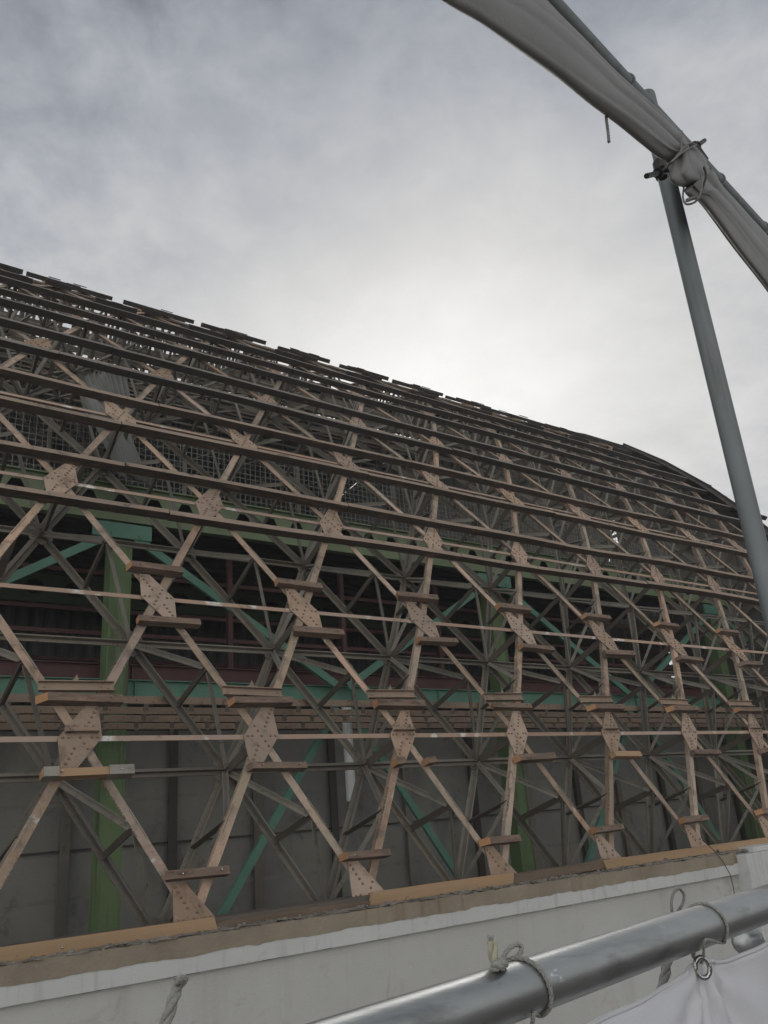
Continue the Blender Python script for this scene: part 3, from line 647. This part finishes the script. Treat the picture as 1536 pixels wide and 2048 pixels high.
# grey wall of the lower storey
gw = thing('grey_wall', 'grey panel wall with dark studs and pale joints behind the lattice', 'wall', (4, 6.95 * S, 0))
yg = 6.95 * S; ztop = ze0 - .35
mb = MB(); mb.abox(-5, XEND - .15, yg, yg + .2, 0, ztop); mb.build('panel', CONC, gw)
gr = random.Random(4)
for i in range(14):
    x = atY(137, 1700, 6.95).x + (i - 1) * 1.62 + gr.uniform(-.15, .15)
    if x > XEND - .3 or x < -4: continue
    mb = MB(); mb.abox(x, x + .05, yg - .12, yg - .002, 4, ztop); mb.abox(x - .05, x + .1, yg - .132, yg - .1205, 4, ztop); mb.build('stud', STUD if i % 2 == 0 else DULL, gw)
for i, z in enumerate((-.06, .28, -.42, .52)):
    mb = MB(); zz_ = CAM.z + z * S
    x = -3
    while x < XEND - .3:
        l_ = gr.uniform(1, 3); dz = gr.uniform(-.03, .03)
        if i == 0: mb.abox(x, x + l_ - .01, yg - .04, yg - .0022, zz_, zz_ + .03)
        elif gr.random() < .7: mb.abox(x, x + l_ - .06, yg - .007, yg - .0022, zz_ + dz, zz_ + dz + .055)
        x += l_
    mb.build('joint_strip', STUD if i == 0 else PALEJ, gw)
fixparent(gw)
# white tube lamp hanging in front of the wall, unlit
a = atY(693, 1425, 6.0); b = atY(691, 1603, 6.0)
mb = MB(); mb.tube([Vector((a.x, a.y, a.z + .1)), Vector((a.x, a.y, b.z))], .085, 12); mb.tube([Vector((a.x + .02, a.y - .03, b.z - .012)), Vector((a.x + .02, a.y - .03, b.z - .002))], .06, 8)
tag(mb.build('white_pipe', PLAST, smooth=False), 'white vertical downpipe end behind the lattice near the middle left', 'pipe')
# mesh guard on the deck edge
mb = MB(); y = YC + .02; z0, z1 = zd1 + .04, CAM.z + 3.30 * S
x = .4
while x < 19.5:
    mb.abox(x, x + .007, y, y + .007, z0, z1); x += .105
z = z0
while z < z1 + .01: mb.abox(.4, 19.5, y + .0075, y + .014, z, z + .007); z += .105
g = thing('mesh_guard', 'wire mesh guard standing on the deck edge above the pale green beam', 'mesh fence', (3, y, z0))
mb.build('wire_mesh', WIRE, g)
mb = MB(); mb.abox(.4, 19.5, y - .03, y - .001, z1 + .012, z1 + .07); mb.build('top_rail', LGREEN, g)
mb = MB()
for i in range(9):
    m2 = MB(); m2.abox(.6 + i * 2.3, .66 + i * 2.3, y + .016, y + .07, z0, z1); m2.build('guard_post', DULL, g)
fixparent(g)
# loose corrugated sheets
def csheet(corners, label):
    A, B, C_, D = corners; n = 41; mb = MB(); nn = (B - A).cross(D - A).normalized()
    def P(u, v):
        p = (A * (1 - u) + B * u) * (1 - v) + (D * (1 - u) + C_ * u) * v
        return p + nn * math.sin(u * 2 * math.pi * 8) * .022
    mb.grid(P, 65, 6)
    return tag(mb.build('corrugated_sheet', SHEET, smooth=True, solid=.003), label, 'sheet')
csheet([atY(165, 795, 5.75), atY(208, 740, 6.15), atY(300, 968, 6.05), atY(238, 952, 5.75)], 'grey corrugated sheet hanging behind the upper left bars')
csheet([atY(168, 752, 6.3), atY(250, 735, 6.35), atY(262, 800, 6.2), atY(190, 810, 6.15)], 'small weathered corrugated sheet near the top left, above the larger hanging sheet')

# ------------------------------------------------------------------ remaining cladding and the gable
def shell(x0, x1, k0, k1, n, mt, label, r=.16, step=.1):
    mb = MB(); nx = max(2, int((x1 - x0) / step)); nk = int((k1 - k0) * 3)
    mb.grid(lambda u, v: sp(x0 + (x1 - x0) * u, row(k0 + (k1 - k0) * v), r + .03 * math.sin(u * (x1 - x0) * 2 * math.pi / .25)), nx, nk)
    return tag(mb.build(n, mt, smooth=False, solid=.01), label, 'roof cladding')
shell(-4, XEND - .05, 13.7, 31, 'far_cladding', CLAD, 'dark corrugated cladding still on the far side of the vault')
shell(8.6 * S, XEND - .05, 9.6, 13.15, 'ridge_cladding', CLAD, 'dark corrugated cladding left on the ridge towards the gable')
shell(5.5 * S, 8.58 * S, 11.3, 13.15, 'crown_cladding', CLAD, 'dark corrugated cladding left on the crown, nearer part')
# verge strip on the near side at the gable end
mb = MB(); vr = random.Random(8)
for i in range(16):
    k0 = .0 + i * .42; x0 = XEND - vr.uniform(.25, .42) - max(0, (k0 - 3)) * .05
    th0, th1 = row(k0), row(k0 + .44); r0 = .165 + (i % 2) * .012
    mb.poly([sp(x0, th0, r0), sp(XEND + .1, th0, r0), sp(XEND + .1, th1, r0 + .01), sp(x0, th1, r0 + .01), sp(x0, th0, r0 - .02), sp(XEND + .1, th0, r0 - .02), sp(XEND + .1, th1, r0 - .01), sp(x0, th1, r0 - .01)],
            [(0, 1, 2, 3), (7, 6, 5, 4), (0, 4, 5, 1), (1, 5, 6, 2), (2, 6, 7, 3), (3, 7, 4, 0)])
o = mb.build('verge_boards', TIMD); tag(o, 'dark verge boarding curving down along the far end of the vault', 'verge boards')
mb = MB()
for i in range(30):
    rt_, rb2 = (.20, -.32) if i < 8 else (.125, -.3)
    t0, t1 = row(-1 + i * 1.0), row(-1 + (i + 1) * 1.0)
    A, B = sp(XEND + .06, t0, .05), sp(XEND + .06, t1, .05); mb.bar(A, B, nrm((t0 + t1) / 2), [(-.03, rt_), (.03, rt_), (.03, rb2), (-.03, rb2)], .001)
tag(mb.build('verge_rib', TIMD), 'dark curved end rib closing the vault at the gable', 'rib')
# gable: corrugated sheets with a few gaps where daylight shows
gt = thing('gable_wall', 'grey corrugated gable wall closing the far end, with bright gaps', 'wall', (XEND + .2, 14.5 * S, 0))
def holes(px0, py0, px1, py1):
    d0, d1 = ray(px0, py0), ray(px1, py1); xg = XEND + .2
    a = CAM + d0 * (xg / d0.x); b = CAM + d1 * (xg / d1.x)
    return (min(a.y, b.y), max(a.y, b.y), min(a.z, b.z), max(a.z, b.z))
H = [holes(1219, 1040, 1231, 1052), holes(1216, 1062, 1236, 1085), holes(1228, 1085, 1240, 1102), holes(1216, 1112, 1222, 1122),
     holes(1340, 1262, 1349, 1275), holes(1333, 1292, 1341, 1313), holes(1335, 1314, 1350, 1338), holes(1341, 1348, 1352, 1358), holes(1357, 1322, 1362, 1332)]
ys = [YW + .9]; 
cut_y = sorted(set([round(q, 3) for h in H for q in h[:2]]))
cut_z = sorted(set([round(q, 3) for h in H for q in h[2:]]))
yl = sorted(set([round(CY - RAD * .97 * math.cos(R_(a)), 3) for a in range(10, 171, 4)] + cut_y)); zl = sorted(set([0, 2, 4, 6, 8] + [9 + i * .7 for i in range(27)] + cut_z))
mb = MB()
def half(z): return math.sqrt(max(0, (RAD - .1) ** 2 - (z - CZ) ** 2))
for z0, z1 in zip(zl, zl[1:]):
    z1 = min(z1, CZ + RAD - .11)
    if z1 <= z0: continue
    l0, l1 = max(YW + .8, CY - half(z0)), max(YW + .8, CY - half(z1)); r0, r1 = CY + half(z0), CY + half(z1); r0 = min(r0, CY + RAD * .97); r1 = min(r1, r0)
    ins = [y for y in yl if max(l0, l1) + .02 < y < min(r0, r1) - .02]
    lo = [l0] + ins + [r0]; hi_ = [l1] + ins + [r1]
    for a in range(len(lo) - 1):
        ym, zm = (lo[a] + lo[a + 1]) / 2, (z0 + z1) / 2
        if any(h[0] - .001 < ym < h[1] + .001 and h[2] - .001 < zm < h[3] + .001 for h in H): continue
        x = XEND + .2; mb.extrude([Vector((x, lo[a], z0)), Vector((x, lo[a + 1], z0)), Vector((x, hi_[a + 1], z1)), Vector((x, hi_[a], z1))], Vector((.02, 0, 0)))
mb.build('sheeting', CLADG, gt)
for i in range(34):
    y = 5 * S + i * .62; hz = CZ + math.sqrt(max(0.1, (RAD - .3) ** 2 - (CY - y) ** 2))
    m2 = MB(); m2.abox(XEND + .1, XEND + .19, y, y + .07, 0, hz); m2.build('gable_stud', DULL if i % 3 else DUST, gt)
for i in range(11):
    z = 9.2 + i * 1.15; dy = math.sqrt(max(.1, (RAD - .4) ** 2 - (z - CZ) ** 2)); m2 = MB(); m2.abox(XEND + .02, XEND + .09, CY - dy, CY, z, z + .09); m2.build('gable_rail', DULL, gt)
fixparent(gt)

# near-end gable far to the left and the far side wall, so the hall is closed
# ------------------------------------------------------------------ scaffold in front
DH = Vector((.98372, .17969, 0)); NH = Vector((-DH.y, DH.x, 0)); P1 = ray(1136, 1946) * .79
def onp(px, py, off=0.0):
    d = ray(px, py); k = (NH.dot(P1) + off) / NH.dot(d); return CAM + d * k
RT = .0226
pp = onp(1418, 700, .075)
t = thing('scaffold_post', 'upright grey scaffold tube standing at the right with open top', 'scaffold pole', (pp.x, pp.y, 0))
ztop = onp(1299, 196, .075).z
mb = MB(); mb.tube([Vector((pp.x, pp.y, z)) for z in (0, 6, 9, 10, ztop - .01, ztop - .003, ztop)], [.0225] * 5 + [.0215, .019], 32); o = mb.build('post_tube', GALVP, t, smooth=False)
for p in o.data.polygons: p.use_smooth = len(p.vertices) == 4
fixparent(t)
def rail(pa, pb, label, ext0, ext1, mt):
    d = (pb - pa).normalized(); A = pa - d * ext0; B = pb + d * ext1
    mb = MB(); mb.tube([A + (B - A) * i / 60 for i in range(61)], RT, 40); o = mb.build('scaffold_rail', mt)
    for p in o.data.polygons: p.use_smooth = len(p.vertices) == 4
    tag(o, label, 'scaffold pole'); return A, B, d
# lower rail: axis through two seen points
la, lb = onp(1136, 1945), onp(1536, 1806.5)
LA, LB, LD = rail(la, lb, 'thick galvanised handrail tube crossing the bottom right corner', 1.6, 1.5, GALV)
ua, ub = onp(1100, 11), onp(1526, 466)
UA, UB, UD = rail(ua, ub, 'upper scaffold tube carrying the rolled tarpaulin', 1.0, 2.0, GALVP)
def couplers(c, label, s_=1.0):
    t = thing('scaffold_coupler', label, 'coupler', c)
    zc_ = onp(1343, 352, .075).z; q = Vector((pp.x, pp.y, zc_)); mb = MB(); mb.tube([q - Vector((0, 0, .022)), q + Vector((0, 0, .022))], .027, 18); mb.tube([q - NH * .06, q - NH * .02], .018, 10); mb.build('clamp_body', CLMP, t)
    return t
kn = onp(1352, 318, .0)
cpl = couplers(onp(1345, 300, 0.0) + NH * .02, 'dark steel coupler with long bolts joining post and upper tube')
def bolt(a, b, par, r=.006):
    mb = MB(); mb.tube([a, b], r, 8); d = (b - a).normalized(); mb.tube([a + (b - a) * .45, a + (b - a) * .45 + d * .012], r * 2.1, 6); mb.build('bolt', CLMP, par)
bolt(onp(1335, 342, .02), onp(1293, 352, .0), cpl); bolt(onp(1378, 303, .0), onp(1409, 281, .0), cpl)
mb = MB(); c = onp(1324, 346, .045); mb.tube([c - Vector((0, 0, .014)), c + Vector((0, 0, .014))], .011, 10); mb.build('hinge', CLMP, cpl)
mb = MB(); mb.tube([onp(1385, 290), onp(1408, 322)], .013, 8); mb.build('hinge', CLMP, cpl)
fixparent(cpl)
# rolled tarpaulin along the upper tube: a loft between two photographed edges
def loft(edges, label, seed, folds=5, taper=1.0, off=-.01):
    mb = MB(); NV = 96; rows_ = []
    n = 150
    def interp(lst, t):
        q = t * (len(lst) - 1); i = min(int(q), len(lst) - 2); f = q - i
        p0 = lst[max(i - 1, 0)]; p1 = lst[i]; p2 = lst[i + 1]; p3 = lst[min(i + 2, len(lst) - 1)]
        return tuple(.5 * (2 * b + (c - a) * f + (2 * a - 5 * b + 4 * c - d) * f * f + (3 * b - a - 3 * c + d) * f ** 3) for a, b, c, d in zip(p0, p1, p2, p3))
    for i in range(n + 1):
        t = i / n; ux, uy, lx, ly = interp(edges, t)
        A = onp(ux, uy, off); B = onp(lx, ly, off); c = (A + B) / 2; h = (A - B) / 2; r = h.length
        nn = NH * min(r * .6, .022); ringp = []
        for j in range(NV):
            a = 2 * math.pi * j / NV
            pl = 1 + (.035 + .20 * (t ** 5 if seed < 2 else (1 - t) ** 5 + .3)) * math.sin(folds * a + seed + 2.2 * math.sin(t * 3 + seed)) * (1 if math.sin(a) < .3 or 1 else .3) + .03 * noise.noise(Vector((math.cos(a) * 1.4, math.sin(a) * 1.4, t * 4 + seed)))
            pl = 1 + (pl - 1) * (1 - .8 * abs(math.cos(a)) ** 6)
            kk = (.25 + .75 * (t ** 3 if seed < 2 else (1 - t) ** 3)); ph = math.cos(a) * 5.5 + 1.5 * math.sin(t * 2.2 + seed) + .8 * noise.noise(Vector((t * 5, math.cos(a) * 2, seed)))
            cr = (abs(math.sin(ph)) ** .7 - .5) * .013 * kk * min(1, r / .03)
            ringp.append(c + h * math.cos(a) * pl + nn * math.sin(a) * pl - NH * (cr * max(0, -math.sin(a))))
        rows_.append(ringp)
    k = 0
    for r_ in rows_: mb.v += [tuple(p) for p in r_]
    for i in range(n):
        for j in range(NV): mb.f.append((i * NV + j, i * NV + (j + 1) % NV, (i + 1) * NV + (j + 1) % NV, (i + 1) * NV + j)); mb.mi.append(0)
    mb.f.append(tuple(range(NV))[::-1]); mb.f.append(tuple(n * NV + j for j in range(NV))); mb.mi += [0, 0]
    return mb
tp = thing('rolled_tarpaulin', 'grey tarpaulin rolled up along the upper scaffold tube, tied at the post', 'tarpaulin', kn)
# (upper edge x, y, lower edge x, y) along the roll
loft([(930, -170, 640, -170), (1010, -80, 765, -85), (1088, 2, 893, 2), (1122, 38, 960, 40), (1165, 80, 1040, 95), (1205, 122, 1118, 150), (1245, 162, 1180, 200), (1292, 207, 1245, 248), (1330, 245, 1290, 285), (1362, 285, 1325, 312), (1364, 303, 1347, 317)], '', 1.3, 5).build('roll', TARPR, tp, smooth=True)
loft([(1366, 302, 1347, 317), (1385, 305, 1345, 330), (1405, 318, 1343, 355), (1412, 335, 1358, 368), (1411, 345, 1385, 370), (1408, 350, 1396, 362)], '', 4.0, 6).build('knot_bulge', TARPR, tp, smooth=True)
loft([(1408, 346, 1388, 362), (1420, 345, 1376, 378), (1432, 362, 1388, 395), (1440, 378, 1405, 402), (1465, 405, 1435, 440), (1500, 442, 1478, 500), (1540, 485, 1538, 578), (1600, 545, 1620, 690), (1680, 630, 1720, 820)], '', 2.1, 6).build('roll', TARPR, tp, smooth=True)
def rope(pts, r, name, label, mt=ROPE, off=0.0, group=None, parent=None, twist=True):
    P_ = [p if isinstance(p, Vector) else onp(p[0], p[1], p[2] if len(p) > 2 else off) for p in pts]
    # smooth
    out_ = []
    for i in range(len(P_) - 1):
        p0, p1, p2, p3 = P_[max(i - 1, 0)], P_[i], P_[i + 1], P_[min(i + 2, len(P_) - 1)]
        for q in range(8):
            f = q / 8; out_.append(.5 * (2 * p1 + (p2 - p0) * f + (2 * p0 - 5 * p1 + 4 * p2 - p3) * f * f + (3 * p1 - p0 - 3 * p2 + p3) * f ** 3))
    out_.append(P_[-1]); mb = MB()
    if twist:
        ln = 0; prev = None
        strands = [[], [], []]
        for i, p in enumerate(out_):
            if i: ln += (p - out_[i - 1]).length
            d = (out_[min(i + 1, len(out_) - 1)] - out_[max(i - 1, 0)]).normalized()
            a = d.cross(Vector((.2, .9, .3))).normalized() if prev is None else (prev - d * prev.dot(d)).normalized(); prev = a; b = d.cross(a)
            for s_ in range(3):
                t_ = ln / (r * 9) * 2 * math.pi + s_ * 2.094; strands[s_].append(p + (a * math.cos(t_) + b * math.sin(t_)) * r * .5)
        for s_ in strands: mb.tube(s_, r * .58, 6)
    else: mb.tube(out_, r, 8)
    o = mb.build(name, mt, parent, smooth=True)
    if parent is None: tag(o, label, 'rope', group)
    return o
rope([(1212, 224, .01), (1213, 240, .0), (1216, 262, 0), (1218, 284, 0)], .0032, 'rope_end', 'short cut rope end hanging below the rolled tarpaulin', ROPED)
gk = 'ties around the rolled tarpaulin'
rope([(1364, 262, -.04), (1363, 285, -.04), (1361, 305, -.045), (1349, 318, -.04), (1338, 330, -.02), (1322, 348, .05)], .0022, 'tie_cord', 'thin dark cord tying the roll to the post coupler', ROPED, parent=tp)
rope([(1347, 320, -.045), (1362, 302, -.045), (1378, 287, -.03), (1392, 290, -.02), (1378, 297, -.04), (1360, 308, -.05), (1340, 326, -.05), (1326, 340, .0)], .0022, 'tie_cord', 'thin cord crossing the knot towards the upper bolt', ROPED, parent=tp)
rope([(1368, 372, .0), (1366, 395, .0), (1372, 408, -.01), (1388, 405, -.03), (1399, 392, -.045), (1404, 370, -.045), (1402, 350, -.04)], .0025, 'tie_cord', 'loose loop of cord hanging below the knot', ROPED, parent=tp)
rope([(1374, 401, -.02), (1384, 397, -.02), (1395, 395, -.02)], .0045, 'rope_end', 'thick cut cord end below the knot beside the post', ROPED)
rope([(1408, 335, -.04), (1412, 350, -.045), (1407, 372, -.045), (1398, 392, -.04)], .003, 'tie_cord', 'dark tie drawn tight across the roll below the bulge', CLMP, parent=tp)
fixparent(tp)
def wrap(cp, d, r0, r, name, label, mt, group=None, ax=None):
    a = Vector((0, 0, 1)); b = d.cross(a).normalized(); pts = [cp + (a * math.cos(t) + b * math.sin(t)) * (r0 + r) + d * .012 * math.sin(t) for t in [2 * math.pi * i / 24 for i in range(25)]]
    return rope(pts, r, name, label, mt, group=group)
for (px, py), nm in (((1244, 165), 'upper left of the post'), ((1428, 361), 'just below the knot'), ((1517, 455), 'near the right edge')):
    c = onp(px, py); c = UA + UD * (c - UA).dot(UD); wrap(c, UD, RT, .0022, 'tie_loop', 'thin tie looped round the upper tube %s' % nm, ROPED, 'tie loops on the upper tube')
# ropes on the handrail
def onrail(px):
    c = onp(px, 1945 - .347 * (px - 1136)); return LA + LD * (c - LA).dot(LD)
gr1 = 'rope ties on the handrail'
def railwrap(px, r, ang0, ang1, extra0, extra1, label, slant=.02):
    c = onrail(px); a = Vector((0, 0, 1)); b = LD.cross(a).normalized()      # b points towards the camera side
    pts = list(extra0)
    for i in range(15):
        t = R_(ang0 + (ang1 - ang0) * i / 14); pts.append(c + (a * math.cos(t) + b * math.sin(t)) * (RT + r * .9) + LD * slant * (i / 14 - .5))
    pts += extra1
    return rope(pts, r, 'rope_tie', label, ROPE, group=gr1)
railwrap(1412, .0018, -70, 150, [], [onp(1411, 1880, -.03), onp(1407, 1912, -.012), onp(1403, 1926, -.003)], 'twisted rope tie over the handrail holding the grommet of the white sheet', .016)
rope([onrail(1395) + Vector((0, 0, -.028)) + NH * .01, (1386, 1911, .01), (1393, 1920, .0)], .0022, 'rope_tie', 'short rope running from under the handrail to the grommet', ROPED)
railwrap(1050, .0021, -60, 170, [], [onp(1067, 2030, -.02), onp(1064, 2075, -.005)], 'twisted rope tie over the handrail beside the white plastic bow', .022)
# bow loops of the ties
rope([(1344, 1822, .03), (1343, 1805, .04), (1347, 1786, .045), (1358, 1778, .045), (1368, 1790, .045), (1365, 1808, .04), (1356, 1822, .03)], .0019, 'rope_bow', 'grey frayed rope bow standing behind the handrail', ROPED)
rope([(998, 1930, .01), (1008, 1912, .012), (1018, 1897, .012), (1033, 1889, .012), (1042, 1893, .012), (1042, 1904, .010), (1030, 1917, .008), (1012, 1926, .008), (1000, 1931, .005)], .0023, 'rope_bow', 'white plastic bow standing on the handrail', ROPE)
rope([(992, 1935, .0), (990, 1925, .0), (986, 1902, .0), (983, 1882, .0)], .0048, 'rope_end', 'upright cut rope end beside the white plastic bow', mat('straw rope', (.42, .40, .30), (.33, .31, .24), 60, .8))
for q in (-1, 0, 1): rope([(983 + q * 2, 1884, .0), (982 + q * 4, 1878, 0), (981 + q * 6, 1872 - abs(q) * 2, 0)], .0009, 'frayed_strand', '%s frayed white strand on top of the upright rope end' % ('left', 'middle', 'right')[q + 1], ROPE, twist=False)
rope([(988, 1936, -.005), (994, 1930, -.012), (1001, 1932, -.012), (1007, 1927, -.008), (1000, 1925, .0)], .0045, 'rope_knot', 'small white knot on top of the handrail', ROPE)
rope([(320, 2075, .35), (334, 2040, .35), (345, 2005, .35), (355, 1975, .36), (365, 1957, .36)], .0062, 'frayed_rope', 'thick frayed grey rope end standing up at the bottom left', ROPE)
rope([(358, 1966, .355), (357, 1958, .35), (370, 1960, .36)], .0045, 'rope_tuft', 'white tuft on the tip of the frayed rope at the bottom left', ROPE)
rope([(1338, 1905, .06), (1333, 1935, .06), (1328, 1960, .06), (1322, 1985, .06)], .006, 'rope_end', 'blurred pale rope hanging behind the handrail', ROPE)
# thin wire drooping from the sill at the right
W0 = atY(1405, 1680, 3.9); pts = [atY(px, py, 3.83) for px, py in ((1405, 1680), (1425, 1698), (1445, 1722), (1460, 1748), (1467, 1775), (1470, 1800))]
mb = MB(); mb.tube(pts, .006, 6); tag(mb.build('hanging_wire', CLMP), 'thin dark wire hanging from the sill over the wall at the right', 'wire')
# coupler behind the sheet at the right
c = onp(1497, 1883, .10); t = thing('tube_coupler', 'shiny galvanised coupler behind the handrail at the right edge', 'coupler', c)
mb = MB(); dd = (onp(1520, 1876, .12) - onp(1474, 1882, .10)).normalized()
mb.tube([c - dd * .034, c - dd * .03, c - dd * .012, c + dd * .012, c + dd * .02, c + dd * .034], [.012, .018, .022, .022, .018, .008], 12); mb.build('coupler_body', GALV, t, smooth=True)
mb = MB(); mb.tube([c + dd * .01 + Vector((0, 0, .015)), c + dd * .01 + Vector((0, 0, .028))], .006, 6); mb.build('bolt', STEEL, t); fixparent(t)

# lower white sheet
tw = thing('white_sheet', 'white tarpaulin sheet with steel grommet tied below the handrail', 'tarpaulin', onp(1405, 1930))
edgep = [(980, 2160), (1080, 2100), (1180, 2048), (1260, 2008), (1330, 1972), (1368, 1948), (1388, 1926), (1402, 1917), (1416, 1917), (1436, 1920), (1470, 1911), (1536, 1879), (1640, 1835), (1760, 1790)]
def ed(t):
    q = t * (len(edgep) - 1); i = min(int(q), len(edgep) - 2); f = q - i
    p0, p1, p2, p3 = edgep[max(i - 1, 0)], edgep[i], edgep[i + 1], edgep[min(i + 2, len(edgep) - 1)]
    return tuple(.5 * (2 * b + (c - a) * f + (2 * a - 5 * b + 4 * c - d) * f * f + (3 * b - a - 3 * c + d) * f ** 3) for a, b, c, d in zip(p0, p1, p2, p3))
G0 = onp(1405, 1930, -.003)
def TP(u, v):
    x, y = ed(u); p = onp(x, y, 0.0); d = v * .75
    q = p - Vector((0, 0, d)); r = (q - G0); ang_ = math.atan2(r.z, r.dot(DH)); rr = r.length
    fold = .005 * math.sin(ang_ * 11 + 1) * math.exp(-rr * 5) * min(1, rr * 25) + .012 * math.sin((u * 9 + v * 3.0)) * min(1, v * 3) + .006 * noise.noise(Vector((u * 14, v * 7, 2)))
    return q - NH * (fold + v * .05)
mb = MB(); mb.grid(TP, 240, 70); mb.build('sheet', TARP, tw, smooth=True, solid=.0012)
mb = MB(); mb.tube([TP(i / 240, .003) for i in range(241)], .0028, 8); mb.build('hem', TARP, tw, smooth=True)
def ring(c, n_, R1, r, par, name, mt):
    a = n_.cross(Vector((0, 0, 1))).normalized(); b = n_.cross(a); mb = MB()
    mb.tube([c + (a * math.cos(t) * R1 + b * math.sin(t) * R1 * 1.25) for t in [2 * math.pi * i / 28 for i in range(29)]], r, 8, cap=False); mb.build(name, mt, par, smooth=True)
gc = onp(1405, 1935, -.008)
ring(gc, (NH + DH * .9).normalized(), .0085, .0028, tw, 'grommet', STEEL)
fixparent(tw)

# ------------------------------------------------------------------ ground
mb = MB(); mb.abox(-120, 140, -120, 140, -.5, 0); struct(mb.build('ground', GRND))
# thin haze volume, added to lift the blacks like lens veil
HZ = bpy.data.materials.new('lens veil haze'); HZ.use_nodes = True; n = HZ.node_tree.nodes; n.remove(n['Principled BSDF'])
v = n.new('ShaderNodeVolumePrincipled'); v.inputs['Color'].default_value = (.93, .94, .95, 1); v.inputs['Density'].default_value = .0016; v.inputs['Anisotropy'].default_value = .0
HZ.node_tree.links.new(v.outputs[0], [q for q in n if q.type == 'OUTPUT_MATERIAL'][0].inputs['Volume'])
mb = MB(); mb.abox(-125, 145, -125, 145, -1.5, 26); o = mb.build('haze', HZ); o['kind'] = 'stuff'
